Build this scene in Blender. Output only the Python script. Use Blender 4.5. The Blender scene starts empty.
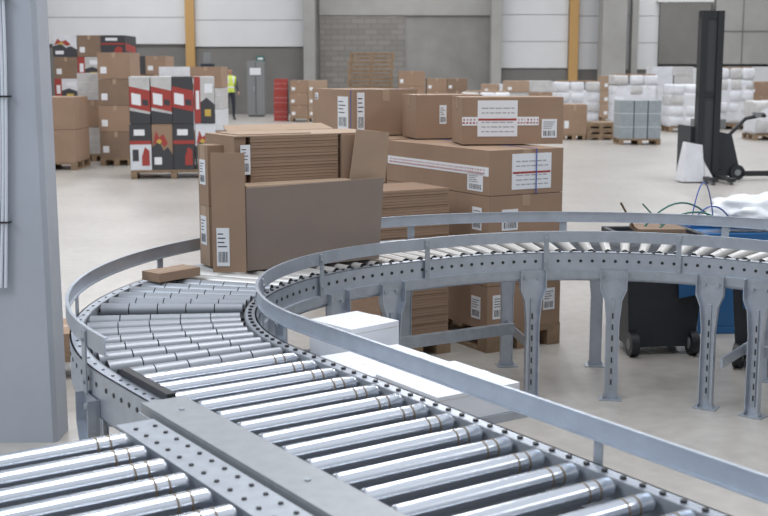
import bpy, bmesh, math, random
from mathutils import Vector, Matrix
from mathutils import noise as NZ
random.seed(7)
D=bpy.data
scene=bpy.context.scene
scene.view_settings.view_transform='Standard'

# ------------------------------------------------------------------ materials
def mat(name,col,rough=0.6,metal=0.0,noise=0.0,scale=8.0,bump=0.0,stretch=None,rvar=0.0):
    m=D.materials.new(name); m.use_nodes=True
    nt=m.node_tree; b=nt.nodes['Principled BSDF']
    b.inputs['Base Color'].default_value=(*col,1)
    b.inputs['Roughness'].default_value=rough
    b.inputs['Metallic'].default_value=metal
    if noise or bump or rvar:
        tc=nt.nodes.new('ShaderNodeTexCoord'); mp=nt.nodes.new('ShaderNodeMapping')
        if stretch: mp.inputs['Scale'].default_value=stretch
        nt.links.new(tc.outputs['Object'],mp.inputs['Vector'])
        n=nt.nodes.new('ShaderNodeTexNoise'); n.inputs['Scale'].default_value=scale
        n.inputs['Detail'].default_value=6; n.inputs['Roughness'].default_value=0.6
        nt.links.new(mp.outputs['Vector'],n.inputs['Vector'])
        if noise:
            r=nt.nodes.new('ShaderNodeValToRGB')
            r.color_ramp.elements[0].position=0.3; r.color_ramp.elements[1].position=0.7
            r.color_ramp.elements[0].color=(*[c*(1-noise) for c in col],1)
            r.color_ramp.elements[1].color=(*[min(1,c*(1+noise)) for c in col],1)
            nt.links.new(n.outputs['Fac'],r.inputs['Fac']); nt.links.new(r.outputs['Color'],b.inputs['Base Color'])
        if rvar:
            mr=nt.nodes.new('ShaderNodeMapRange'); mr.inputs['To Min'].default_value=rough-rvar; mr.inputs['To Max'].default_value=rough+rvar
            nt.links.new(n.outputs['Fac'],mr.inputs['Value']); nt.links.new(mr.outputs['Result'],b.inputs['Roughness'])
        if bump:
            bp=nt.nodes.new('ShaderNodeBump'); bp.inputs['Strength'].default_value=bump; bp.inputs['Distance'].default_value=0.02
            nt.links.new(n.outputs['Fac'],bp.inputs['Height']); nt.links.new(bp.outputs['Normal'],b.inputs['Normal'])
    return m
M={}
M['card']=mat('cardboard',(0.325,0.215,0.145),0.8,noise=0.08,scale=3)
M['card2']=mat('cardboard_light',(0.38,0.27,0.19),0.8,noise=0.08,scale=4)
M['card3']=mat('cardboard_shade',(0.24,0.165,0.115),0.85,noise=0.10,scale=4)  # deeper brown board used for some of the cartons
M['cardg']=mat('cardboard_grey_panel',(0.265,0.21,0.175),0.8,noise=0.05,scale=4)  # grey-brown darkened to put the front panel's shade into its colour
M['edge']=mat('cardboard_seam',(0.13,0.08,0.05),0.9)
M['edge2']=mat('corrugated_edge',(0.24,0.155,0.10),0.9)
M['tape']=mat('packing_tape',(0.41,0.29,0.20),0.35)
M['label']=mat('paper_label',(0.78,0.79,0.81),0.6)
M['ink']=mat('label_ink',(0.05,0.05,0.055),0.6)
M['faint']=mat('faint_print',(0.35,0.35,0.37),0.6)
M['red']=mat('red_print',(0.36,0.05,0.04),0.6)
M['yellow']=mat('yellow_print',(0.55,0.38,0.08),0.6)
M['steel']=mat('galvanised_steel',(0.49,0.53,0.59),0.42,0.8,noise=0.08,scale=14,rvar=0.06)
M['steel2']=mat('galvanised_steel_dull',(0.40,0.43,0.47),0.52,0.6,noise=0.10,scale=20)
M['plate']=mat('steel_cover_plate',(0.33,0.345,0.36),0.5,0.45,noise=0.08,scale=25,rvar=0.08)
M['roller']=mat('zinc_roller',(0.72,0.76,0.82),0.21,0.96)
M['rollc']=mat('conical_roller_sleeve',(0.34,0.36,0.39),0.38,0.4)
M['rollf']=mat('curve_roller_steel',(0.60,0.585,0.56),0.4,0.45)
M['pan']=mat('under_pan',(0.08,0.085,0.095),0.7,0.3)  # near-black colour standing in for shade in the roller gaps
M['black']=mat('black_plastic',(0.02,0.021,0.024),0.45)
M['dark']=mat('dark_bin_plastic',(0.022,0.026,0.032),0.5,noise=0.1)
M['band']=mat('drive_band',(0.20,0.15,0.09),0.5)
M['white']=mat('white_carton',(0.74,0.76,0.80),0.6,noise=0.02)
M['film']=mat('white_film',(0.75,0.77,0.80),0.3)
M['wrap']=mat('white_wrapped_goods',(0.68,0.69,0.72),0.4,noise=0.08,scale=5)
M['wrap2']=mat('pale_wrapped_goods',(0.54,0.53,0.52),0.4,noise=0.12,scale=6)
M['wood']=mat('pallet_wood',(0.27,0.185,0.115),0.8,noise=0.25,scale=6)
M['blue']=mat('blue_plastic',(0.02,0.12,0.30),0.45)
M['bluec']=mat('blue_strap',(0.05,0.10,0.38),0.5)
M['green']=mat('green_strap',(0.03,0.16,0.13),0.5)
M['orange']=mat('orange_paint',(0.50,0.30,0.11),0.6)
M['panel']=mat('white_sandwich_panel',(0.66,0.665,0.67),0.6,noise=0.03,scale=1)
M['darkpanel']=mat('grey_plinth_panel',(0.185,0.18,0.17),0.8,noise=0.1,scale=1)
M['conc']=mat('concrete',(0.255,0.25,0.235),0.85,noise=0.15,scale=0.9)
M['conc2']=mat('concrete_column_grey',(0.42,0.45,0.50),0.8,noise=0.06,scale=3,bump=0.05)
M['conc3']=mat('concrete_light',(0.34,0.335,0.32),0.85,noise=0.1,scale=0.9)
M['cable']=mat('white_cable',(0.70,0.74,0.80),0.5)
M['skin']=mat('skin',(0.45,0.26,0.18),0.6)
M['hair']=mat('hair',(0.05,0.03,0.02),0.7)
M['vest']=mat('hi_vis_yellow',(0.62,0.75,0.10),0.6)
M['trou']=mat('dark_workwear',(0.03,0.035,0.05),0.8)
M['grey']=mat('grey_cabinet',(0.22,0.23,0.23),0.6)
M['teal']=mat('clear_crate',(0.30,0.34,0.36),0.4,noise=0.1)

m=mat('masonry_block_wall',(0.25,0.24,0.22),0.9); nt=m.node_tree; b=nt.nodes['Principled BSDF']
tc=nt.nodes.new('ShaderNodeTexCoord'); mp=nt.nodes.new('ShaderNodeMapping'); mp.inputs['Rotation'].default_value=(math.radians(90),0,0)
br=nt.nodes.new('ShaderNodeTexBrick'); br.inputs['Scale'].default_value=1.0
br.inputs['Brick Width'].default_value=0.5; br.inputs['Row Height'].default_value=0.2; br.inputs['Mortar Size'].default_value=0.012
br.inputs['Color1'].default_value=(0.22,0.21,0.19,1); br.inputs['Color2'].default_value=(0.265,0.25,0.23,1); br.inputs['Mortar'].default_value=(0.17,0.16,0.15,1)
nt.links.new(tc.outputs['Object'],mp.inputs['Vector']); nt.links.new(mp.outputs['Vector'],br.inputs['Vector']); nt.links.new(br.outputs['Color'],b.inputs['Base Color'])
M['block']=m
m=D.materials.new('polished_concrete_floor'); m.use_nodes=True; nt=m.node_tree; b=nt.nodes['Principled BSDF']
tc=nt.nodes.new('ShaderNodeTexCoord')
n1=nt.nodes.new('ShaderNodeTexNoise'); n1.inputs['Scale'].default_value=0.6; n1.inputs['Detail'].default_value=10; n1.inputs['Roughness'].default_value=0.7
n2=nt.nodes.new('ShaderNodeTexNoise'); n2.inputs['Scale'].default_value=11; n2.inputs['Detail'].default_value=8
mx=nt.nodes.new('ShaderNodeMixRGB'); mx.inputs['Fac'].default_value=0.4
for n in (n1,n2): nt.links.new(tc.outputs['Object'],n.inputs['Vector'])
nt.links.new(n1.outputs['Fac'],mx.inputs['Color1']); nt.links.new(n2.outputs['Fac'],mx.inputs['Color2'])
r=nt.nodes.new('ShaderNodeValToRGB'); r.color_ramp.elements[0].position=0.38; r.color_ramp.elements[1].position=0.62
r.color_ramp.elements[0].color=(0.365,0.34,0.31,1); r.color_ramp.elements[1].color=(0.47,0.445,0.41,1)
nt.links.new(mx.outputs['Color'],r.inputs['Fac']); nt.links.new(r.outputs['Color'],b.inputs['Base Color'])
b.inputs['Roughness'].default_value=0.33
M['floor']=m

# ------------------------------------------------------------------ mesh builder
class MB:
    def __init__(s): s.v=[];s.f=[];s.m=[];s.sm=[];s.ml=[];s.T=Matrix.Identity(4)
    def mi(s,k):
        if k not in s.ml: s.ml.append(k)
        return s.ml.index(k)
    def add(s,vs,fs,k,smooth=False):
        o=len(s.v); s.v+= [tuple(s.T@Vector(p)) for p in vs]
        i=s.mi(k)
        for f in fs:
            s.f.append([o+a for a in f]); s.m.append(i); s.sm.append(smooth)
    def box(s,x0,x1,y0,y1,z0,z1,k):
        vs=[(x0,y0,z0),(x1,y0,z0),(x1,y1,z0),(x0,y1,z0),(x0,y0,z1),(x1,y0,z1),(x1,y1,z1),(x0,y1,z1)]
        s.add(vs,[(0,3,2,1),(4,5,6,7),(0,1,5,4),(1,2,6,5),(2,3,7,6),(3,0,4,7)],k)
    def hexa(s,vs,k):
        s.add(vs,[(0,3,2,1),(4,5,6,7),(0,1,5,4),(1,2,6,5),(2,3,7,6),(3,0,4,7)],k)
    def cyl(s,p,q,r1,k,r2=None,seg=14,capk=None):
        p=Vector(p);q=Vector(q); r2=r1 if r2 is None else r2
        d=(q-p).normalized(); a=d.orthogonal().normalized(); c=d.cross(a)
        vs=[]
        for i in range(seg):
            t=2*math.pi*i/seg; w=a*math.cos(t)+c*math.sin(t)
            vs.append(p+w*r1)
        for i in range(seg):
            t=2*math.pi*i/seg; w=a*math.cos(t)+c*math.sin(t)
            vs.append(q+w*r2)
        s.add(vs,[(i,(i+1)%seg,seg+(i+1)%seg,seg+i) for i in range(seg)],k,True)
        s.add(vs,[tuple(range(seg-1,-1,-1)),tuple(range(seg,2*seg))],capk or k)
    def tube(s,pts,r,k,seg=8):
        for a,b_ in zip(pts[:-1],pts[1:]): s.cyl(a,b_,r,k,seg=seg)
    def blob(s,c,sx,sy,sz,k,amp=0.3,seed=0,sub=4,flat=None,ex=1.0):
        bm=bmesh.new(); bmesh.ops.create_icosphere(bm,subdivisions=sub,radius=1); bm.verts.index_update()
        vs=[]
        for v in bm.verts:
            q=v.co+Vector((seed*1.7,0,0)); n=NZ.noise(q*2.3)*amp+NZ.noise(q*6)*amp*0.4+NZ.noise(q*14)*amp*0.15
            p=Vector([math.copysign(abs(t)**ex,t) for t in v.co])*(1+n); z=p.z*sz
            if flat is not None: z=max(z,flat)
            vs.append((c[0]+p.x*sx,c[1]+p.y*sy,c[2]+z))
        s.add(vs,[tuple(v.index for v in f.verts) for f in bm.faces],k,True); bm.free()
    def build(s,name,loc=(0,0,0),rz=0,parent=None,bevel=0):
        me=D.meshes.new(name); me.from_pydata(s.v,[],s.f)
        for k in s.ml: me.materials.append(M[k])
        me.polygons.foreach_set('material_index',s.m); me.polygons.foreach_set('use_smooth',s.sm); me.update()
        o=D.objects.new(name,me); scene.collection.objects.link(o)
        o.location=loc; o.rotation_euler=(0,0,rz)
        if parent: o.parent=parent
        if bevel:
            bm=o.modifiers.new('bevel','BEVEL'); bm.width=bevel; bm.segments=2; bm.limit_method='ANGLE'
        return o
def empty(name,loc=(0,0,0),rz=0):
    o=D.objects.new(name,None); scene.collection.objects.link(o); o.location=loc; o.rotation_euler=(0,0,rz); return o

# ------------------------------------------------------------------ room
mb=MB(); mb.box(-30,45,-8,46.2,-0.2,0,'floor'); mb.build('floor')
WY=46.0
mb=MB(); mb.box(-30,45,WY,WY+0.4,0,9,'conc')
mb.box(-2.45,0.8,WY-0.06,WY,0,3.7,'block')
mb.box(-2.45,4.4,WY-0.08,WY,3.72,5.2,'conc3')
def panels(x0,x1,zb,zt):
    z=zb
    while z<zt:
        mb.box(x0,x1,WY-0.14,WY,z,z+0.98,'panel'); z+=1.0
panels(-20,-7.5,2.65,8.5); panels(-7.2,-3.05,2.55,8.5); panels(4.45,6.98,1.75,8.5); panels(7.38,9.3,1.70,4.2); panels(9.5,10.4,1.70,8.2); panels(20,40,2,8)
mb.box(-20,-3.05,WY-0.1,WY,0,2.5,'darkpanel')
mb.box(4.45,9.0,WY-0.1,WY,0,1.7,'darkpanel')
mb.box(10.4,12.3,WY-0.3,WY-0.15,1.9,4.4,'darkpanel'); mb.box(10.3,12.4,WY-0.32,WY-0.15,4.2,4.32,'panel')
mb.box(10.3,12.4,WY-0.35,WY-0.15,0.7,1.75,'panel')
mb.box(12.5,16,WY-0.35,WY-0.1,1.9,4.6,'conc3'); mb.box(12.5,16,WY-0.37,WY-0.35,3.1,3.14,'darkpanel'); mb.box(13.5,13.54,WY-0.37,WY-0.35,1.9,4.6,'darkpanel')
mb.box(12.6,16,WY-0.35,WY-0.1,0.6,1.8,'panel')
mb.build('wall_back')
mb=MB(); mb.box(-30.4,-30,-8,46.2,0,9,'conc'); mb.build('wall_left')
mb=MB(); mb.box(45,45.4,-8,46.2,0,9,'conc'); mb.build('wall_right')
def column(x0,x1,y0,y1,k='conc3',h=9,nm='concrete_column'):
    mb=MB(); mb.box(x0,x1,y0,y1,0,h,k); mb.box(x0-0.04,x1+0.04,y0-0.04,y1,0,0.35,k); mb.build(nm,bevel=0.02)
column(-3.02,-2.58,45.2,45.85); column(4.02,4.40,45.2,45.85); column(8.05,8.95,44.6,45.5)
column(9.25,9.5,45.2,45.6)
column(-13.1,-12.8,45.2,45.85)
for x,zb in ((-7.5,2.4),(7.0,1.6)):
    mb=MB(); mb.box(x,x+0.34,WY-0.34,WY-0.15,0,9,'orange'); mb.box(x-0.05,x+0.39,WY-0.36,WY-0.15,0,0.06,'orange'); mb.build('orange_steel_post')

mb=MB()
mb.hexa([(-2.4,5.42,0),(-1.565,5.42,0),(-1.545,5.44,0),(-2.4,5.8,0),(-2.4,5.42,6),(-1.60,5.42,6),(-1.58,5.44,6),(-2.4,5.8,6)],'conc2')
mb.hexa([(-2.4,5.44,0),(-1.545,5.44,0),(-1.545,5.62,0),(-2.4,5.62,0),(-2.4,5.44,6),(-1.58,5.44,6),(-1.58,5.62,6),(-2.4,5.62,6)],'conc2')
mb.build('concrete_pillar')
mb=MB()
for i in range(6):
    pts=[]
    for t in range(26):
        z=0.75+t*0.11
        x=-1.735-0.017*i+0.045*math.sin((z-0.9)*1.25+0.12*i)-0.03*max(0,1.3-z)*i*0.6
        pts.append((x,5.395-0.004*(i%3), z))
    mb.tube(pts,0.0075,'cable',8)
for z in (1.05,1.62,2.05):
    x=-1.735+0.045*math.sin((z-0.9)*1.25); mb.box(x-0.11,x+0.015,5.380,5.384,z,z+0.008,'black'); mb.box(x+0.012,x+0.020,5.380,5.415,z,z+0.008,'black')
mb.build('cable_bundle')

# ------------------------------------------------------------------ conveyor (local frame rotated)
RZ=math.atan2(0.5574,0.8303)
R=1.36; Y0=0.5; YC=3.5; XE=1.95; XA=XE+R; ST=0.25; W=0.60
S1=YC-Y0; S2=S1+R*math.pi/2; S3=S2+ST; S4=S3+R*math.pi/2; S5=S4+2.4
def P(s,off,z=0):
    if s<=S1: return Vector((XE-off,Y0+s,z))
    if s<=S2:
        a=math.pi-(s-S1)/R; return Vector((XA+(R+off)*math.cos(a),YC+(R+off)*math.sin(a),z))
    if s<=S3: return Vector((XA+s-S2,YC+R+off,z))
    if s<=S4:
        a=math.pi/2-(s-S3)/R; return Vector((XA+ST+(R+off)*math.cos(a),YC+(R+off)*math.sin(a),z))
    return Vector((XA+ST+R+off,YC-(s-S4),z))
def sweep(mb,prof,s0,s1,k,ds=0.05):
    n=max(2,int((s1-s0)/ds)+1); vs=[];fs=[];c=len(prof)
    for i in range(n):
        s=s0+(s1-s0)*i/(n-1)
        for (o,z) in prof: vs.append(P(s,o,z))
    for i in range(n-1):
        for j in range(c):
            fs.append((i*c+j,i*c+(j+1)%c,(i+1)*c+(j+1)%c,(i+1)*c+j))
    fs.append(tuple(range(c))); fs.append(tuple(range((n-1)*c+c-1,(n-1)*c-1,-1)))
    mb.add(vs,fs,k)
def rect(o0,o1,z0,z1): return [(o0,z0),(o1,z0),(o1,z1),(o0,z1)]
conv=empty('roller_conveyor',(0,0,0),RZ)
mb=MB()
sweep(mb,rect(-0.050,-0.044,0.64,0.79),0,S5,'steel'); sweep(mb,rect(-0.05,-0.006,0.786,0.790),0,S5,'steel')
sweep(mb,rect(-0.05,-0.01,0.64,0.645),0,S5,'steel'); sweep(mb,rect(-0.008,-0.004,0.73,0.79),0,S5,'steel2')
sweep(mb,rect(-0.062,-0.050,0.655,0.70),S1+0.3,S5,'steel2')
SO=S1-0.37
sweep(mb,rect(W+0.044,W+0.05,0.64,0.79),SO,S5,'steel'); sweep(mb,rect(W+0.006,W+0.05,0.786,0.790),SO,S5,'steel')
sweep(mb,rect(W+0.01,W+0.05,0.64,0.645),SO,S5,'steel'); sweep(mb,rect(W+0.004,W+0.008,0.73,0.79),SO,S5,'steel2')
s=0.15
while s<S5:
    a=P(s,-0.044,0.645); b_=P(s,(W+0.044) if s>SO else 0.74,0.645)
    d=(b_-a).normalized(); t=Vector((-d.y,d.x,0))*0.02
    mb.hexa([a-t,b_-t,b_+t,a+t]+[q+Vector((0,0,0.04)) for q in (a-t,b_-t,b_+t,a+t)],'steel2')
    s+=0.55
mb.build('side_frames',parent=conv)
mb=MB()
s=0.05
while s<S5:
    a=P(s,-0.024,0.786); mb.cyl(a,a+Vector((0,0,0.010)),0.008,'black',seg=8)
    s+=0.0625
s=S1+0.1
while s<S5:
    mb.cyl(P(s,-0.052,0.745),P(s,-0.046,0.745),0.0085,'black',seg=8)
    s+=0.0625
s=SO
while s<S5:
    mb.cyl(P(s,W+0.046,0.745),P(s,W+0.052,0.745),0.0085,'black',seg=8); a=P(s,W+0.026,0.786); mb.cyl(a,a+Vector((0,0,0.006)),0.006,'black',seg=8); s+=0.0625
mb.build('frame_bolts',parent=conv)
mb=MB(); PT=0.125; r=0.0255; zc=0.7745
y=Y0+0.06
ys=[]
while y<YC-0.04: ys.append(y); y+=PT
def sroll(xa,xb,y):
    mb.cyl((xa,y,zc),(xa-0.006,y,zc),r*0.9,'roller',r2=r,seg=24,capk='steel2')
    mb.cyl((xa-0.006,y,zc),(xb+0.006,y,zc),r,'roller',seg=28,capk='steel2')
    mb.cyl((xb+0.006,y,zc),(xb,y,zc),r,'roller',r2=r*0.9,seg=24,capk='steel2')
    for o in (0.045,0.080): mb.cyl((xa-o,y,zc),(xa-o-0.005,y,zc),r+0.0008,'band',seg=24)
for y in ys:
    xl= XE-W+0.005 if y>3.12 else XE-0.54
    sroll(XE-0.012,xl,y)
    mb.cyl((XE+0.004,y,zc),(xl-0.012,y,zc),0.008,'steel2',seg=8)
mb.build('straight_rollers',parent=conv)
mb=MB()
y=Y0+0.02
while y<2.9:
    sroll(1.12,0.52,y)
    y+=PT
mb.build('merge_lane_rollers',parent=conv)
mb=MB()
mb.box(1.135,1.139,Y0,2.95,0.64,0.79,'steel'); mb.box(1.135,1.245,Y0,3.0,0.786,0.791,'steel2'); mb.box(1.241,1.245,Y0,3.1,0.64,0.786,'steel')
mb.box(0.49,0.50,Y0,2.95,0.64,0.80,'steel'); mb.box(0.49,1.139,2.93,2.94,0.64,0.76,'steel2')
mb.box(1.262,1.395,Y0,3.13,0.795,0.803,'plate'); mb.box(1.262,1.266,Y0,3.13,0.66,0.795,'plate'); mb.box(1.391,1.395,Y0,3.13,0.70,0.795,'steel2')
y=Y0+0.05
while y<2.95:
    for x in (1.165,1.22): mb.cyl((x,y,0.789),(x,y,0.795),0.0065,'black',seg=8)
    y+=0.07
for y in (0.7,1.5,2.3,3.0): mb.cyl((1.33,y,0.80),(1.33,y,0.807),0.008,'steel2',seg=10)
mb.build('merge_plate_and_frame',parent=conv,bevel=0.001)
mb=MB()
def croll(s,k,segs=False):
    a=P(s,0.012,zc); b_=P(s,W-0.008,zc)
    arc=(S1<s<S2) or (S3<s<S4)
    r0=0.0215 if arc else r; r1=0.031 if arc else r
    if arc: a.z+=0.003; b_.z-=0.0055
    if segs:
        n=5
        for i in range(n):
            p=a.lerp(b_,i/n+0.003); q=a.lerp(b_,(i+1)/n-0.004)
            mb.cyl(p,q,r0+(r1-r0)*i/n,k,r2=r0+(r1-r0)*(i+0.97)/n,seg=18,capk='black')
        mb.cyl(P(s,-0.004,zc),P(s,W+0.006,zc-0.003),0.008,'black',seg=8)
    else:
        mb.cyl(a,b_,r0,k,r2=r1,seg=18,capk='black')
        mb.cyl(P(s,-0.004,zc),P(s,W+0.006,zc-0.003),0.008,'steel2',seg=8)
s=S1+0.03; i=0
while s<S5-0.05:
    if i not in (8,): croll(s,'rollc' if s<S1+1.35 else 'rollf',s<S1+1.35)
    s+=0.088; i+=1
mb.build('curve_rollers',parent=conv)
mb=MB()
sweep(mb,rect(0.0,W,0.69,0.694),S1,S2,'pan'); mb.box(XE-0.54,XE-0.004,Y0,YC,0.69,0.694,'pan'); mb.box(0.5,1.13,Y0,2.92,0.69,0.694,'pan')  # dark sheets added under the rollers to darken the gaps
mb.box(1.347,1.375,3.14,3.5,0.79,0.812,'black')
mb.build('under_pan',parent=conv)
mb=MB()
g0,g1=0.846,0.904
sweep(mb,[(-0.060,g0),(-0.048,g0),(-0.048,g0+.004),(-0.056,g0+.004),(-0.056,g1-.004),(-0.048,g1-.004),(-0.048,g1),(-0.060,g1)][::-1],0,S5,'steel',0.04)
q0,q1=0.862,0.922
sweep(mb,[(W+0.060,q0),(W+0.048,q0),(W+0.048,q0+.004),(W+0.056,q0+.004),(W+0.056,q1-.004),(W+0.048,q1-.004),(W+0.048,q1),(W+0.060,q1)],S1-0.02,S5,'steel',0.04)
def bracket(s,o,sg,top):
    wd=0.014
    a=P(s-wd,o,0.70);b_=P(s+wd,o,0.70);c=P(s+wd,o+sg*0.006,0.70);d=P(s-wd,o+sg*0.006,0.70)
    up=Vector((0,0,top-0.70)); mb.hexa([a,b_,c,d,a+up,b_+up,c+up,d+up],'steel2')
    p=P(s,o,0.74); q=P(s,o+sg*0.012,0.74); mb.cyl(p,q,0.009,'steel2',seg=8)
    p=P(s,o,top-0.03); q=P(s,o+sg*0.012,top-0.03); mb.cyl(p,q,0.009,'steel2',seg=8)
for s in [0.5,1.55]+[S1+0.15+0.72*i for i in range(10)]: bracket(s,-0.0605,-1,0.895)
s=S1+0.12
while s<S5: bracket(s,W+0.0605,1,0.912); s+=0.62
mb.build('guard_rails',parent=conv)
mb=MB()
def leg(s,o,sg,hi=0.70):
    c=P(s,o); t=(P(s+0.01,o)-P(s-0.01,o)).normalized(); n=Vector((-t.y,t.x,0))*sg
    def pt(a,b_,z): return c+t*a+n*b_+Vector((0,0,z))
    prof=[(0.0,0.042),(0.02,0.042),(0.03,0.035),(0.42,0.035),(0.54,0.046),(0.60,0.070),(hi,0.070)]
    for (z0,w0),(z1,w1) in zip(prof[:-1],prof[1:]):
        mb.hexa([pt(-w0,0,z0),pt(w0,0,z0),pt(w0,0.004,z0),pt(-w0,0.004,z0),pt(-w1,0,z1),pt(w1,0,z1),pt(w1,0.004,z1),pt(-w1,0.004,z1)],'steel')
        for e in (-1,1):
            mb.hexa([pt(e*w0,-0.006,z0),pt(e*(w0-0.005),-0.006,z0),pt(e*(w0-0.005),0.034,z0),pt(e*w0,0.034,z0),
                     pt(e*w1,-0.006,z1),pt(e*(w1-0.005),-0.006,z1),pt(e*(w1-0.005),0.034,z1),pt(e*w1,0.034,z1)],'steel')
    mb.hexa([pt(-0.009,0.004,0.05),pt(0.009,0.004,0.05),pt(0.009,0.012,0.05),pt(-0.009,0.012,0.05),pt(-0.009,0.004,0.55),pt(0.009,0.004,0.55),pt(0.009,0.012,0.55),pt(-0.009,0.012,0.55)],'steel2')
    z=0.08
    while z<0.5:
        mb.hexa([pt(-0.004,0.012,z),pt(0.004,0.012,z),pt(0.004,0.013,z),pt(-0.004,0.013,z),pt(-0.004,0.012,z+0.03),pt(0.004,0.012,z+0.03),pt(0.004,0.013,z+0.03),pt(-0.004,0.013,z+0.03)],'black'); z+=0.06
    for a in (-0.035,0.035): mb.cyl(pt(a,0.002,0.655),pt(a,0.014,0.655),0.012,'steel2',seg=8)
    mb.hexa([pt(-0.06,-0.04,0),pt(0.06,-0.04,0),pt(0.06,0.05,0),pt(-0.06,0.05,0),pt(-0.06,-0.04,0.006),pt(0.06,-0.04,0.006),pt(0.06,0.05,0.006),pt(-0.06,0.05,0.006)],'steel2')
def sa1(deg): return S1+R*math.radians(180-deg)
def sa2(deg): return S3+R*math.radians(90-deg)
inn=[0.6,2.2,sa1(168),sa1(135),sa1(108),sa1(92),sa2(66),sa2(47),sa2(25),sa2(14),S4+1.2]
out=[sa1(176),sa1(140),sa1(104),sa2(82),sa2(64),sa2(49),sa2(22),sa2(10),S4+1.2]
for s in inn: leg(s,-0.056,-1)
for s in out: leg(s,W+0.056,1)
def beam(s,z,o0=-0.05,o1=None):
    o1=W+0.05 if o1 is None else o1
    a=P(s,o0,z); b_=P(s,o1,z); d=(b_-a).normalized(); t=Vector((-d.y,d.x,0))*0.006
    up=Vector((0,0,0.055)); mb.hexa([a-t,b_-t,b_+t,a+t,a-t+up,b_-t+up,b_+t+up,a+t+up],'steel')
for s in (sa1(108),sa2(64),sa2(47),sa2(22),sa1(140),sa1(172)): beam(s,0.22)
def lbeam(s0,s1,o,z):
    a=P(s0,o,z); b_=P(s1,o,z); d=(b_-a).normalized(); t=Vector((-d.y,d.x,0))*0.02
    up=Vector((0,0,0.06)); mb.hexa([a-t,b_-t,b_+t,a+t,a-t+up,b_-t+up,b_+t+up,a+t+up],'steel2')
lbeam(sa1(106),sa2(66),W*0.5,0.28); lbeam(sa2(22),sa2(0),W*0.55,0.22)
for (x,y) in ((1.25,2.85),(1.25,1.2),(0.50,2.7),(0.5,1.2)):
    mb.box(x-0.004,x+0.004,y-0.032,y+0.032,0,0.68,'steel'); mb.box(x-0.03,x,y-0.032,y-0.028,0,0.68,'steel'); mb.box(x-0.03,x,y+0.028,y+0.032,0,0.68,'steel'); mb.box(x-0.05,x+0.04,y-0.05,y+0.05,0,0.006,'steel2')
mb.box(0.5,1.25,2.84,2.86,0.25,0.31,'steel2')
mb.build('support_legs',parent=conv)

# ------------------------------------------------------------------ cartons
def carton(mb,x0,y0,z0,w,d,h,k='card',seam='x',tapefr=True,labels=()):
    mb.box(x0,x0+w,y0,y0+d,z0,z0+h,k); e=0.0015
    if seam=='x':
        ym=y0+d/2; mb.box(x0,x0+w,ym-0.002,ym+0.002,z0+h,z0+h+e*0.6,'edge'); mb.box(x0+0.001,x0+w-0.001,ym-0.03,ym+0.03,z0+h+e*0.2,z0+h+e*0.5,'tape')
        if tapefr:
            for xx in (x0-e,x0+w): mb.box(xx,xx+e,ym-0.03,ym+0.03,z0+h*0.75,z0+h,'tape')
    else:
        xm=x0+w/2; mb.box(xm-0.002,xm+0.002,y0,y0+d,z0+h,z0+h+e*0.6,'edge'); mb.box(xm-0.03,xm+0.03,y0+0.001,y0+d-0.001,z0+h+e*0.2,z0+h+e*0.5,'tape')
        if tapefr:
            for yy in (y0-e,y0+d): mb.box(xm-0.03,xm+0.03,yy,yy+e,z0+h*0.75,z0+h,'tape')
    for L in labels: label(mb,x0,y0,z0,w,d,h,*L)
def facebox(mb,x0,y0,z0,w,d,h,face,u0,u1,v0,v1,k,t0=0,t1=0.002):
    if face=='f': mb.box(x0+u0,x0+u1,y0-t1,y0-t0,z0+v0,z0+v1,k)
    if face=='l': mb.box(x0-t1,x0-t0,y0+d-u1,y0+d-u0,z0+v0,z0+v1,k)
    if face=='r': mb.box(x0+w+t0,x0+w+t1,y0+u0,y0+u1,z0+v0,z0+v1,k)
def label(mb,x0,y0,z0,w,d,h,face,u,v,lw,lh,style='bar'):
    a=(mb,x0,y0,z0,w,d,h,face)
    facebox(*a,u,u+lw,v,v+lh,'label')
    rnd=random.Random(int(u*1000+v*777+lw*100))
    if style=='bar':
        x=u+lw*0.12
        while x<u+lw*0.85:
            ww=rnd.choice((0.002,0.004,0.006))*lw/0.1; facebox(*a,x,min(x+ww,u+lw*.9),v+lh*0.1,v+lh*0.38,'ink',0.002,0.0026); x+=ww+0.004*lw/0.1
        for i in range(4):
            vv=v+lh*(0.5+0.11*i); facebox(*a,u+lw*0.1,u+lw*rnd.uniform(0.5,0.9),vv,vv+lh*0.03,'ink',0.002,0.0026)
    elif style=='text':
        facebox(*a,u+lw*0.02,u+lw*0.98,v+lh*0.44,v+lh*0.50,'red',0.002,0.0024)
        for i in range(6):
            if i in (3,): continue
            vv=v+lh*(0.12+0.13*i)
            x=u+lw*0.1
            while x<u+lw*0.85:
                ww=rnd.uniform(0.06,0.18)*lw; facebox(*a,x,min(x+ww,u+lw*.92),vv,vv+lh*0.03,'faint',0.002,0.0026); x+=ww+0.03*lw
    elif style=='fragile':
        x=u+lw*0.02
        while x<u+lw*0.97:
            ww=rnd.uniform(0.008,0.016); facebox(*a,x,min(x+ww,u+lw*.99),v+lh*0.22,v+lh*0.40,'red',0.002,0.0026); facebox(*a,x+0.005,min(x+ww,u+lw*.99),v+lh*0.58,v+lh*0.76,'red',0.002,0.0026); x+=ww+0.009
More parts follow.
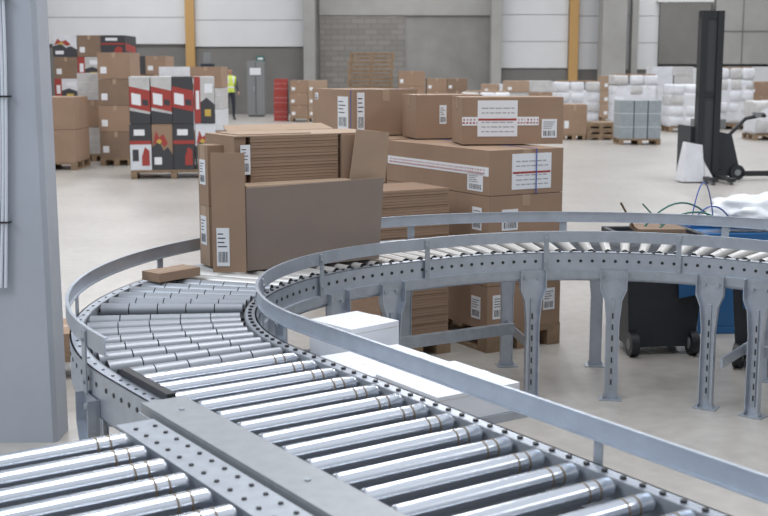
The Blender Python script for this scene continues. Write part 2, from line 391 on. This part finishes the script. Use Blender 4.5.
def pallet(mb,w,d,x0=0,y0=0,z0=0,n=5,side=False):
    for i in range(3):
        xx=x0+i*(w-0.1)/2; mb.box(xx,xx+0.1,y0,y0+d,z0,z0+0.022,'wood')
        for j in range(3):
            yy=y0+j*(d-0.1)/2; mb.box(xx-0.0,xx+0.1,yy,yy+0.1,z0+0.022,z0+0.10,'wood')
    for j in range(n):
        yy=y0+j*(d-0.1)/(n-1)
        mb.box(x0,x0+w,yy,yy+0.1,z0+0.118,z0+0.14,'wood')
    for j in range(3):
        yy=y0+j*(d-0.1)/2; mb.box(x0,x0+w,yy,yy+0.1,z0+0.10,z0+0.118,'wood')
    if side:
        mb.box(x0,x0+w,y0+0.01,y0+0.03,z0+0.05,z0+0.12,'wood')

RB=math.radians(30.8)
mb=MB()
mb.box(0,0.72,0,0.33,0,0.40,'card')
mb.hexa([(0.0,-0.012,0.002),(0.72,-0.012,0.002),(0.72,-0.004,0.002),(0.0,-0.004,0.002),(-0.01,-0.035,0.395),(0.735,-0.035,0.41),(0.735,-0.027,0.41),(-0.01,-0.027,0.395)],'cardg')
mb.hexa([(-0.15,0.045,0.0),(-0.016,-0.036,0.0),(-0.012,-0.030,0.0),(-0.146,0.051,0.0),(-0.15,0.045,0.56),(-0.016,-0.036,0.56),(-0.012,-0.030,0.56),(-0.146,0.051,0.56)],'card')
mb.hexa([(0.0,-0.02,0.395),(0.56,-0.02,0.40),(0.56,0.05,0.405),(0.0,0.05,0.405),(0.0,-0.018,0.402),(0.56,-0.018,0.407),(0.56,0.05,0.412),(0.0,0.05,0.412)],'card2')
rr=random.Random(3)
z=0.412
while z<0.615:
    j=rr.uniform(-0.003,0.003); mb.box(0.06+j,0.53+j,0.06+j,0.40,z,z+0.0125,'card'); mb.box(0.062+j,0.528+j,0.063,0.39,z+0.0125,z+0.0145,'edge2'); z+=0.0145
mb.box(-0.02,0.04,0.07,0.42,0.40,0.625,'card')
carton(mb,0.545,0.04,0.402,0.22,0.36,0.222,'card','y')
mb.hexa([(0.56,0.005,0.38),(0.775,0.02,0.38),(0.775,0.026,0.38),(0.56,0.011,0.38),(0.60,0.0,0.65),(0.80,0.02,0.63),(0.80,0.026,0.63),(0.60,0.006,0.65)],'card2')
mb.box(-0.02,0.785,0.06,0.42,0.626,0.632,'card2')
mb.box(0.02,0.40,0.10,0.38,0.632,0.637,'card2')
mb.hexa([(0.1,0.42,0.630),(0.70,0.42,0.630),(0.70,0.425,0.636),(0.1,0.425,0.636),(0.12,0.52,0.655),(0.68,0.52,0.655),(0.68,0.522,0.661),(0.12,0.522,0.661)],'card2')
mb.T=Matrix.Translation((-0.15,0.045,0))@Matrix.Rotation(math.atan2(-0.081,0.134),4,'Z')
label(mb,0,0,0,0.16,0.1,0.6,'f',0.02,0.03,0.06,0.18,'bar')
mb.T=Matrix.Identity(4)
label(mb,0,0.055,0,0.7,0.4,0.62,'f',0.005,0.45,0.05,0.14,'bar')
stk=mb.build('cardboard_box_stack',(-0.65,5.54,0.803),RB,bevel=0.001)
mb=MB()
carton(mb,0,0,0,0.13,0.12,0.29,'card2','x',labels=(('l',0.02,0.10,0.07,0.14,'bar'),('f',0.02,0.08,0.05,0.14,'bar')))
carton(mb,0,0,0.292,0.13,0.12,0.29,'card','x',labels=(('l',0.02,0.10,0.07,0.12,'bar'),('f',0.02,0.10,0.05,0.12,'bar')))
mb.build('carton_pair',(-0.838,5.655,0.805),RB,bevel=0.002)
mb=MB(); carton(mb,0,0,0,0.24,0.12,0.04,'card','x',tapefr=False)
mb.build('flat_carton',(-1.00,5.215,0.806),math.radians(50),bevel=0.002)

RL=math.radians(29.8)
def brownload(name,loc,rz,w,d,tiers,h,lab=True,strap=True):
    mb=MB(); pallet(mb,w,d)
    z=0.14
    for t in range(tiers):
        n=1 if t==tiers-1 else 2
        dd=d/n
        for i in range(n):
            labs=[]
            if lab:
                labs.append(('l',0.02,h*0.42,dd-0.03,0.055,'fragile') if t>=tiers-1 else ('l',dd-0.18,0.06,0.10,0.14,'bar'))
                if i==0:
                    if t==tiers-1: labs.append(('f',0.17,0.03,0.30,0.22,'text'))
                    elif t==tiers-2: labs.append(('f',0.10,0.06,0.12,0.13,'bar'))
                    else: labs+= [('f',0.04,0.07,0.11,0.15,'bar'),('f',0.43,0.09,0.09,0.14,'bar')]
                if i==0 and t==tiers-1: labs.append(('l',dd-0.24,0.02,0.17,0.11,'bar'))
            carton(mb,0.003,i*dd+0.003,z,w-0.006,dd-0.006,h-0.004,'card',seam='y',labels=labs)
        z+=h
    if strap:
        xx=w*0.62
        mb.box(xx-0.004,xx+0.004,-0.006,-0.005,z-h,z,'bluec'); mb.box(xx-0.004,xx+0.004,0,d,z-0.001,z+0.001,'bluec')
    return mb.build(name,loc,rz,bevel=0.003)
brownload('carton_pallet_load',(0.636,7.2,0),RL,0.57,1.25,4,0.28)
brownload('carton_pallet_load',(0.636-0.497*1.32,7.2+0.868*1.32,0),RL,0.57,1.15,4,0.28,lab=False,strap=False)
def loose(name,loc,rz,w,d,h,k,seam,labels,strap=None):
    mb=MB(); carton(mb,0,0,0,w,d,h,k,seam,True,labels)
    if strap is not None:
        mb.box(-0.003,-0.002,d-strap-0.005,d-strap+0.005,0,h,'bluec'); mb.box(0,w,d-strap-0.005,d-strap+0.005,h,h+0.001,'bluec')
    return mb.build(name,loc,rz,bevel=0.003)
loose('cardboard_carton',(0.50,7.66,1.265),math.radians(6),0.66,0.40,0.30,'card','x',(('f',0.10,0.05,0.26,0.23,'text'),('f',0.0,0.12,0.10,0.055,'fragile'),('f',0.36,0.12,0.14,0.055,'fragile'),('f',0.52,0.04,0.10,0.12,'bar')))
loose('cardboard_carton',(0.22,8.30,1.265),math.radians(12),0.48,0.42,0.30,'card','x',(('f',0.17,0.1,0.05,0.13,'bar'),))
loose('cardboard_carton',(-0.22,8.62,1.265),RL,0.54,0.66,0.33,'card','y',(('l',0.42,0.04,0.16,0.24,'bar'),('f',0.03,0.03,0.06,0.28,'bar'),('l',0.05,0.25,0.05,0.05,'bar')),0.62)
mb=MB(); pallet(mb,0.5,0.45); z=0.14; rr=random.Random(9)
while z<1.03:
    j=rr.uniform(-0.003,0.003); mb.box(0.0+j,0.48+j,0.0+j,0.43,z,z+0.0145,'card'); mb.box(0.003,0.477,0.004,0.42,z+0.0145,z+0.0165,'edge2'); z+=0.0165
mb.build('flattened_carton_stack',(-0.02,6.98,0),RL)

mb=MB(); mb.box(2.30,2.78,3.12,4.24,0.52,0.55,'steel2')
for x in (2.32,2.60):
    for y in (3.75,4.18): mb.box(x,x+0.04,y,y+0.04,0,0.52,'steel')
mb.box(2.32,2.64,3.76,3.78,0.12,0.16,'steel'); mb.box(2.32,2.64,4.19,4.21,0.12,0.16,'steel'); mb.box(2.47,2.49,3.78,4.19,0.12,0.16,'steel')
mb.build('packing_table',rz=RZ)
def wcarton(x,y,z,w,d,h,rz=0):
    mb=MB(); mb.box(0,w,0,d,0,h,'white'); mb.box(0.0,w,d*0.5-0.001,d*0.5+0.001,h,h+0.0008,'faint'); mb.box(-0.001,0,0.01,d-0.01,h-0.012,h-0.010,'wrap2'); mb.box(0,w,-0.001,0,h*0.85,h*0.87,'wrap2')
    mb.box(-0.001,w+0.001,d*0.5-0.02,d*0.5+0.02,h-0.03,h+0.0012,'label')
    c=Vector((x*math.cos(RZ)-y*math.sin(RZ),x*math.sin(RZ)+y*math.cos(RZ),z))
    mb.build('white_carton',c,RZ+rz,bevel=0.003)
wcarton(2.32,3.13,0.551,0.36,0.38,0.10)
wcarton(2.32,3.53,0.551,0.37,0.38,0.085)
wcarton(2.50,3.96,0.551,0.26,0.27,0.16,0.14)

# ------------------------------------------------------------------ waste bins right
def bin_(name,loc,rz,w,d,h,k,wheels=True,liner=None):
    mb=MB(); t=0.04
    o=[(t,t,0.05),(w-t,t,0.05),(w-t,d-t,0.05),(t,d-t,0.05),(0,0,h),(w,0,h),(w,d,h),(0,d,h)]
    mb.hexa(o,k)
    for (a0,a1,b0,b1) in ((-0.02,w+0.02,-0.02,0.015),(-0.02,w+0.02,d-0.015,d+0.02),(-0.02,0.015,-0.02,d+0.02),(w-0.015,w+0.02,-0.02,d+0.02)): mb.box(a0,a1,b0,b1,h-0.03,h+0.025,k)
    mb.box(0.1,w-0.1,-0.03,-0.01,h-0.12,h-0.03,k)
    if liner:
        a,b_,zb=liner
        mb.hexa([(a+0.03,-0.012,zb),(b_-0.02,-0.02,zb+0.03),(b_-0.02,0.0,zb+0.03),(a+0.03,0.0,zb),(a,-0.045,h+0.03),(b_,-0.045,h+0.03),(b_,0.0,h+0.03),(a,0.0,h+0.03)],'blue')
    if wheels:
        for x in (0.06,w-0.06):
            mb.cyl((x-0.025,0.03,0.075),(x+0.025,0.03,0.075),0.075,'black',seg=24); mb.cyl((x-0.028,0.03,0.075),(x+0.028,0.03,0.075),0.035,'grey',seg=16)
        for x in (0.06,w-0.06): mb.box(x-0.02,x+0.02,d-0.12,d-0.06,0,0.06,'black')
    else: mb.box(t,w-t,t,d-t,0,0.05,k)
    return mb.build(name,loc,rz,bevel=0.006)
bin_('wheeled_waste_bin',(1.47,7.10,0),math.radians(6),0.50,0.48,0.72,'dark',liner=(0.30,0.50,0.36))
bin_('wheeled_waste_bin',(2.03,6.86,0),math.radians(-28),0.62,0.42,0.62,'dark',liner=(0.05,0.30,0.36))
bin_('blue_plastic_crate',(2.05,7.70,0),math.radians(3),0.66,0.42,0.66,'blue',False)
mb=MB(); mb.blob((0,0,0),0.32,0.19,0.13,'film',0.38,5,4,-0.10); mb.build('plastic_film_heap',(2.48,7.92,0.792))
mb=MB()
def arc3(p0,p1,hgt,n=12):
    p0=Vector(p0);p1=Vector(p1); return [p0.lerp(p1,t/n)+Vector((0,0,hgt*4*(t/n)*(1-t/n))) for t in range(n+1)]
mb.tube(arc3((1.90,7.35,0.77),(2.22,7.60,0.80),0.10),0.005,'bluec',6)
mb.tube(arc3((1.92,7.4,0.77),(2.12,7.6,0.78),0.26),0.004,'bluec',6)
mb.tube(arc3((1.62,7.35,0.77),(2.10,7.5,0.78),0.14),0.006,'green',6)
mb.tube(arc3((1.7,7.3,0.77),(2.15,7.4,0.78),0.09),0.006,'green',6)
mb.tube([(1.75,7.4,0.77),(1.60,7.32,0.92)],0.005,'green',6); mb.tube([(1.55,7.3,0.77),(1.46,7.3,0.93)],0.007,'edge',6)
mb.box(1.56,1.85,7.22,7.5,0.749,0.775,'card3')
mb.build('strapping_waste',(0,0,0))

# ------------------------------------------------------------------ background goods
def load(name,X,Y,w,d,z1,kinds,tiers=2,cols=2,rz=0.0,pal=True,jit=0.01):
    mb=MB(); z=0.0
    if pal: pallet(mb,w,d); z=0.14
    h=(z1-z)/tiers; rr=random.Random(int(X*100)+int(Y*10))
    for t in range(tiers):
        for i in range(cols):
            k=kinds[(t*cols+i)%len(kinds)]
            x0=i*w/cols+0.004+rr.uniform(-jit,jit); x1=(i+1)*w/cols-0.004
            y0=rr.uniform(0,2*jit)
            if k=='print': printed(mb,x0,x1,y0,d,z,z+h-0.005,rr)
            else:
                mb.box(x0,x1,y0,d-y0,z,z+h-0.006,k)
                if k.startswith('card'):
                    mb.box((x0+x1)/2-0.03,(x0+x1)/2+0.03,y0-0.002,d-y0,z+h*0.8,z+h-0.005,'tape'); mb.box(x0+0.05,x0+0.16,y0-0.003,y0,z+h*0.2,z+h*0.45,'label')
                else:
                    for b_ in range(2): mb.box(x0-0.003,x1+0.003,y0-0.004,d,z+h*(0.3+0.35*b_),z+h*(0.31+0.35*b_),'label')
        z+=h
    return mb.build(name,(X-w/2,Y,0),rz,bevel=0.01)
def soft(name,X,Y,w,d,z1,k='wrap',seed=0,top='card'):
    mb=MB(); pallet(mb,w,d); rr=random.Random(seed); n=max(2,int((z1-0.14)/0.28)); h=(z1-0.14)/n; c=3
    for t in range(n):
        for i in range(c):
            kk=k if rr.random()<0.7 else 'wrap2'
            mb.blob(((i+0.5)*w/c+rr.uniform(-0.015,0.015),d/2+rr.uniform(0,0.05),0.14+(t+0.5)*h),w/c/2*1.04,d/2,h/2*1.03,kk,0.05,seed+t*3+i,3,-h/2,0.28)
    mb.blob((w/2,d/2+0.03,0.14+(z1-0.14)*0.42),w/2*0.99,d/2*0.99,(z1-0.14)*0.40,k,0.03,seed+40,4,None,0.16)
    if top: mb.box(0.08,w-0.08,0.1,d-0.1,z1-0.02,z1+0.03,top)
    return mb.build(name,(X-w/2,Y,0))
def printed(mb,x0,x1,y0,y1,z0,z1,rr):
    base=rr.choice(['wrap','wrap2','card','ink']); mb.box(x0,x1,y0,y1,z0,z1,base)
    w=x1-x0;h=z1-z0;e=0.003
    def poly(pts,k,t): mb.add([(x0+a*w,y0-t,z0+b_*h) for a,b_ in pts],[tuple(range(len(pts)))],k)
    v=rr.randint(0,3); J=lambda:rr.uniform(-0.05,0.05)
    if v==0:
        poly([(0,0),(1,0),(1,0.35+J()),(0.75,0.5),(0.55,0.42),(0.35,0.6+J()),(0,0.5)],'ink',e)
        poly([(0.05,0.55),(0.2,0.85),(0.35,0.7),(0.55,0.78),(0.75,0.58),(0.6,0.5),(0.35,0.62)],'red',e*1.5)
        poly([(0.2,0.62),(0.35,0.68),(0.5,0.62),(0.35,0.56)],'yellow',e*2)
        poly([(0.1,0.12),(0.45,0.12),(0.45,0.28),(0.1,0.28)],'label',e*2)
    elif v==1:
        poly([(0,0.62),(1,0.62),(1,1),(0,1)],'ink',e); poly([(0,0.56),(1,0.56),(1,0.64),(0,0.64)],'red',e*1.5)
        poly([(0.12,0.2),(0.4,0.2),(0.4,0.45),(0.12,0.45)],'ink',e*1.5); poly([(0.55,0.1),(0.9,0.1),(0.9,0.42),(0.7,0.5),(0.55,0.3)],'red',e*1.5)
        poly([(0.2,0.75),(0.7,0.75),(0.7,0.88),(0.2,0.88)],'label',e*2)
    elif v==2:
        poly([(0,0),(0.3,0),(0.3,1),(0,1)],'red',e); poly([(0.3,0.0),(1,0),(1,0.4),(0.6,0.55),(0.3,0.45)],'ink',e*1.2)
        poly([(0.5,0.65),(0.9,0.65),(0.9,0.85),(0.5,0.85)],'label',e*1.5); poly([(0.08,0.3),(0.24,0.3),(0.24,0.7),(0.08,0.7)],'label',e*1.5)
        poly([(0.5,0.15),(0.8,0.15),(0.8,0.3),(0.5,0.3)],'yellow',e*1.6)
    else:
        poly([(0,0.35),(1,0.25),(1,0.7),(0,0.8)],'red',e); poly([(0.1,0.42),(0.55,0.38),(0.55,0.62),(0.1,0.66)],'label',e*1.5)
        poly([(0,0),(1,0),(1,0.2),(0,0.28)],'ink',e); poly([(0.62,0.4),(0.9,0.38),(0.9,0.5),(0.62,0.52)],'ink',e*1.6)
    for xx,sg in ((x0-e,-1),(x1+e,1)):
        mb.add([(xx,y0,z0),(xx,y1,z0),(xx,y1,z0+h*0.7),(xx,y0,z0+h*0.8)],[(0,1,2,3)],'ink')
        mb.add([(xx+e*sg,y0+0.05,z0+h*0.3),(xx+e*sg,y1-0.1,z0+h*0.2),(xx+e*sg,y1-0.1,z0+h*0.5),(xx+e*sg,y0+0.05,z0+h*0.65)],[(0,1,2,3)],'red')
load('carton_pallet_load',-5.90,20.6,1.15,1.0,1.26,['card'],2,1)
load('printed_carton_pallet_load',-3.35,18.9,1.35,1.0,1.62,['print'],2,4,rz=0.16)
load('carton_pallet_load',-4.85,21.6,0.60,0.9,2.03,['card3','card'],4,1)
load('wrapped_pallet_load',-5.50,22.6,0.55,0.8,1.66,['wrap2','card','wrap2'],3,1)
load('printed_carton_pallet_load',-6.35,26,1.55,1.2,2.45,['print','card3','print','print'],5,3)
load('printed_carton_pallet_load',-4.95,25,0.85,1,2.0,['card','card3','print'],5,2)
load('wrapped_pallet_load',-3.75,23.3,1.2,1,1.78,['wrap','card','wrap2'],4,2)
load('carton_pallet_load',-8.0,25,1.2,1,2.3,['card','card2'],4,2)
load('red_crate_stack',-3.45,40,0.45,0.5,1.40,['red'],3,1,pal=False)
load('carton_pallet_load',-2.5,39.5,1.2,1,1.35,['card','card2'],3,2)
load('red_crate_stack',-6.3,41,0.45,0.5,1.3,['red','ink'],3,1,pal=False)
load('carton_pallet_load',0.95,41,0.9,1,1.65,['card'],3,1)
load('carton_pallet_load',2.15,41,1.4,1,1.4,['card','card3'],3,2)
soft('wrapped_pallet_load',2.8,32.5,1.25,1,1.1,seed=1)
load('carton_pallet_load',4.05,33.5,1.3,1,1.4,['card2','wrap2','card'],4,2,jit=0.03)
load('carton_pallet_load',4.68,29.4,0.62,0.8,0.87,['card'],1,1)
soft('wrapped_pallet_load',5.65,35,1.3,1,1.35,seed=2)
load('wrapped_pallet_load',3.9,38,1.6,1,1.25,['wrap','card2'],4,3,jit=0.04)
load('plastic_crate_load',5.9,27.5,0.95,0.8,1.02,['teal','teal'],1,3,jit=0.02)
soft('wrapped_pallet_load',7.15,34,1.25,1,1.55,seed=3)
soft('wrapped_pallet_load',8.5,33.0,1.25,1,1.30,seed=4,top=None)
load('wrapped_pallet_load',8.9,37,1.25,1,1.8,['wrap','wrap2'],6,2,jit=0.04)
soft('wrapped_pallet_load',10.1,34.5,1.1,1,1.75,seed=5)
soft('wrapped_pallet_load',9.6,29.2,1.1,1,0.95,seed=6,top=None)
load('carton_pallet_load',11.7,36,1.5,1,1.35,['card','card2'],3,2)
load('carton_pallet_load',8.0,39.5,1.6,1,1.5,['card2','card'],3,2)
soft('wrapped_pallet_load',11.0,31.5,1.2,1,0.9,seed=8)
def pstack(X,Y,n,w=1.2,d=0.9):
    mb=MB(); rr=random.Random(n)
    for i in range(n): 
        j=rr.uniform(-0.05,0.05); pallet(mb,w,d,j,0,i*0.142,n=9,side=True)
    mb.build('wooden_pallet_stack',(X-w/2,Y,0))
pstack(-0.45,41.5,16,1.55); pstack(5.35,29.4,3,0.72); pstack(-7.1,39,2,0.8)
mb=MB(); mb.box(0,0.62,0,0.4,0.05,2.0,'grey'); mb.box(0.30,0.32,-0.01,0,0.1,1.95,'ink'); mb.box(0.1,0.5,-0.02,0,1.5,1.75,'label'); mb.box(0.03,0.59,0.03,0.37,0,0.05,'ink'); mb.box(0.24,0.27,-0.03,0,0.9,1.1,'steel'); mb.build('grey_cabinet',(-4.95,43.5,0),bevel=0.01)
mb=MB(); mb.box(0,0.3,0,0.02,0,0.2,'green'); mb.box(0.05,0.25,-0.005,0,0.06,0.14,'label'); mb.build('wall_exit_sign',(-4.85,45.86,2.0))
mb=MB(); mb.box(0,0.45,0,0.45,0.05,1.9,'trou'); mb.box(0.05,0.40,-0.01,0,1.0,1.6,'grey'); mb.box(0.02,0.43,0.02,0.43,0,0.05,'ink'); mb.box(0.1,0.35,0.1,0.35,1.9,2.3,'grey'); mb.build('dark_machine_cabinet',(-6.55,43.0,0),bevel=0.01)

# ------------------------------------------------------------------ stacker truck
mb=MB()
for x in (0,0.26): 
    mb.box(x,x+0.10,0,0.05,0.06,2.62,'black'); mb.box(x,x+0.04,0.05,0.16,0.06,2.62,'black'); mb.box(x+0.02,x+0.08,0.05,0.12,0.1,2.55,'dark')
mb.box(0,0.36,0.02,0.1,2.5,2.62,'black'); mb.box(0,0.36,0.02,0.1,1.3,1.38,'black'); mb.box(0.10,0.26,0.04,0.1,0.1,2.5,'ink')
mb.box(0.02,0.34,0.13,0.17,0.2,2.3,'black')
mb.hexa([(-0.05,0.16,0.06),(0.80,0.16,0.06),(0.80,0.75,0.06),(-0.05,0.75,0.06),(-0.05,0.16,0.85),(0.62,0.16,0.72),(0.62,0.75,0.72),(-0.05,0.75,0.85)],'dark')
mb.box(0.1,0.55,0.25,0.6,0.8,0.95,'grey')
mb.tube([(0.6,0.45,0.6),(0.95,0.45,0.95),(1.2,0.45,1.0)],0.03,'black'); mb.cyl((1.2,0.3,1.0),(1.2,0.6,1.0),0.03,'black'); mb.box(1.1,1.22,0.35,0.55,0.97,1.05,'grey')
for x in (0.15,0.72): mb.cyl((x,0.1,0.12),(x,0.2,0.12),0.12,'black',seg=20); mb.cyl((x,0.09,0.12),(x,0.2,0.12),0.05,'grey',seg=14)
mb.cyl((0.45,0.14,0.25),(0.45,0.165,0.25),0.08,'black',seg=20)
mb.box(0.0,0.09,-0.7,0.0,0.05,0.10,'black'); mb.box(0.28,0.37,-0.7,0.0,0.05,0.10,'black')
for x in (0.045,0.325): mb.cyl((x-0.03,-0.6,0.05),(x+0.03,-0.6,0.05),0.05,'grey')
mb.box(0.7,1.5,0.1,0.2,0.06,0.14,'black')
mb.hexa([(-0.32,-0.30,0.02),(0.02,-0.32,0.02),(0.02,0.05,0.02),(-0.32,0.05,0.02),(-0.24,-0.22,0.62),(0.0,-0.24,0.58),(0.0,0.02,0.58),(-0.22,0.02,0.62)],'wrap')
mb.hexa([(0.02,-0.34,0.02),(0.20,-0.30,0.02),(0.20,0.0,0.02),(0.02,0.0,0.02),(0.0,-0.2,0.45),(0.08,-0.15,0.30),(0.08,0.0,0.30),(0.0,0.0,0.45)],'wrap2')
mb.build('pallet_stacker_truck',(4.88,18.6,0),0.1)

# ------------------------------------------------------------------ person
def person(loc,rz):
    V=[];E=[];Rr=[]
    def a(p,r,par=None):
        V.append(p);Rr.append(r)
        if par is not None: E.append((par,len(V)-1))
        return len(V)-1
    pel=a((0,0,0.95),(0.16,0.115)); wa=a((0,0,1.08),(0.145,0.105),pel); ch=a((0,0,1.28),(0.175,0.12),wa); sh=a((0,0,1.42),(0.13,0.09),ch)
    nk=a((0,0.0,1.50),(0.055,0.055),sh); ja=a((0,-0.01,1.575),(0.068,0.08),nk); hd=a((0,-0.01,1.66),(0.078,0.095),ja); tp=a((0,0,1.735),(0.055,0.07),hd)
    for sx in (-1,1):
        s1=a((sx*0.17,0,1.42),(0.068,0.065),sh); el=a((sx*0.235,0.02,1.14),(0.046,0.046),s1)
        fwd=-0.17 if sx>0 else -0.06
        wr=a((sx*0.235,fwd,0.93+(0.06 if sx>0 else 0)),(0.030,0.03),el); pm=a((sx*0.235,fwd-0.04,0.86+(0.06 if sx>0 else 0)),(0.036,0.02),wr)
        for i in range(4):
            x=sx*0.235+(i-1.5)*0.018; k=a((x,fwd-0.055,0.82+(0.06 if sx>0 else 0)),(0.010,0.010),pm); a((x,fwd-0.055,0.775+(0.06 if sx>0 else 0)+0.006*abs(i-1)),(0.008,0.008),k)
        t=a((sx*0.20,fwd-0.05,0.86+(0.06 if sx>0 else 0)),(0.011,0.011),wr); a((sx*0.19,fwd-0.07,0.82+(0.06 if sx>0 else 0)),(0.009,0.009),t)
        hp=a((sx*0.09,0,0.90),(0.095,0.10),pel); kn=a((sx*0.11,-0.02*sx,0.50),(0.062,0.065),hp); an=a((sx*0.12,0.03*sx,0.10),(0.042,0.045),kn)
        he=a((sx*0.125,0.02*sx,0.045),(0.042,0.042),an); a((sx*0.14,-0.13+0.02*sx,0.038),(0.044,0.034),he)
    me=D.meshes.new('p'); me.from_pydata(V,E,[]); o=D.objects.new('p',me); scene.collection.objects.link(o)
    sk=o.modifiers.new('s','SKIN'); sk.use_smooth_shade=True
    for i,r_ in enumerate(Rr): me.skin_vertices[0].data[i].radius=r_
    me.skin_vertices[0].data[0].use_root=True
    su=o.modifiers.new('u','SUBSURF'); su.levels=2; su.render_levels=2
    dg=bpy.context.evaluated_depsgraph_get(); me2=D.meshes.new_from_object(o.evaluated_get(dg)); D.objects.remove(o)
    me2.materials.clear()
    for k in ('skin','hair','vest','trou','label'): me2.materials.append(M[k])
    for p in me2.polygons:
        c=p.center; ax=abs(c.x)
        if c.z>1.50: i=1 if (c.z>1.70 or (c.y>0.015 and c.z>1.57)) else 0
        elif ax>0.20 and c.z<0.96 and c.z>0.7 : i=0
        elif c.z>0.93 and ax<0.195: i=4 if (1.08<c.z<1.13 or (c.z>1.13 and 0.09<ax<0.12)) else 2
        else: i=3
        p.material_index=i; p.use_smooth=True
    o=D.objects.new('warehouse_worker',me2); scene.collection.objects.link(o); o.location=loc; o.rotation_euler=(0,0,rz)
    mb=MB()
    mb.hexa([(-0.012,-0.115,1.62),(0.012,-0.115,1.62),(0.008,-0.09,1.62),(-0.008,-0.09,1.62),(-0.005,-0.10,1.665),(0.005,-0.10,1.665),(0.005,-0.09,1.665),(-0.005,-0.09,1.665)],'skin')
    for sx in (-1,1):
        mb.cyl((sx*0.03,-0.108,1.66),(sx*0.03,-0.098,1.66),0.009,'ink',seg=10); mb.cyl((sx*0.074,0,1.65),(sx*0.086,0.005,1.655),0.024,'skin',seg=10)
    mb.box(-0.025,0.025,-0.104,-0.09,1.594,1.600,'red')
    mb.build('face_details',parent=o)
person((-5.25,41.0,0),0.4)

mb=MB(); pallet(mb,0.6,0.5); carton(mb,0.02,0.02,0.14,0.5,0.44,0.12,'card'); mb.build('carton_pallet_load',(-1.95,6.55,0),0.2)

# ------------------------------------------------------------------ lights
w=D.worlds.new('World'); scene.world=w; w.use_nodes=True; nt=w.node_tree; bg=nt.nodes['Background']
tc=nt.nodes.new('ShaderNodeTexCoord'); sx=nt.nodes.new('ShaderNodeSeparateXYZ'); rp=nt.nodes.new('ShaderNodeValToRGB')
nt.links.new(tc.outputs['Generated'],sx.inputs[0]); nt.links.new(sx.outputs['Z'],rp.inputs['Fac']); nt.links.new(rp.outputs['Color'],bg.inputs['Color'])
rp.color_ramp.elements[0].position=0.0; rp.color_ramp.elements[0].color=(0.26,0.28,0.31,1)
rp.color_ramp.elements[1].position=0.6; rp.color_ramp.elements[1].color=(0.91,0.96,1.05,1)
bg.inputs['Strength'].default_value=0.76
def area(loc,sx_,sy_,p,col=(0.99,0.99,1.0),rot=(0,0,0)):
    l=D.lights.new('skylight','AREA'); l.shape='RECTANGLE'; l.size=sx_; l.size_y=sy_; l.energy=p; l.color=col
    o=D.objects.new('skylight',l); scene.collection.objects.link(o); o.location=loc; o.rotation_euler=rot
for y in (6,18,30,41):
    for x in (-9,1,11): area((x,y,8.8),2.0,8,380)  # unseen overhead fills, added for general light and streaks on the rollers
area((-6,1,6.5),3,3,240,(0.80,0.9,1.0),(math.radians(25),math.radians(-45),0))  # cool side fill added for the bluish foreground, its source unseen

# ------------------------------------------------------------------ camera
cam=D.cameras.new('camera'); co=D.objects.new('camera',cam); scene.collection.objects.link(co)
co.location=(0,0,1.75); co.rotation_euler=(math.radians(90)-math.atan(190/1190),0,0)
cam.sensor_width=36; cam.lens=1190*36/768; cam.clip_end=200
cam.dof.use_dof=True; cam.dof.focus_distance=5.4; cam.dof.aperture_fstop=5.6
scene.camera=co
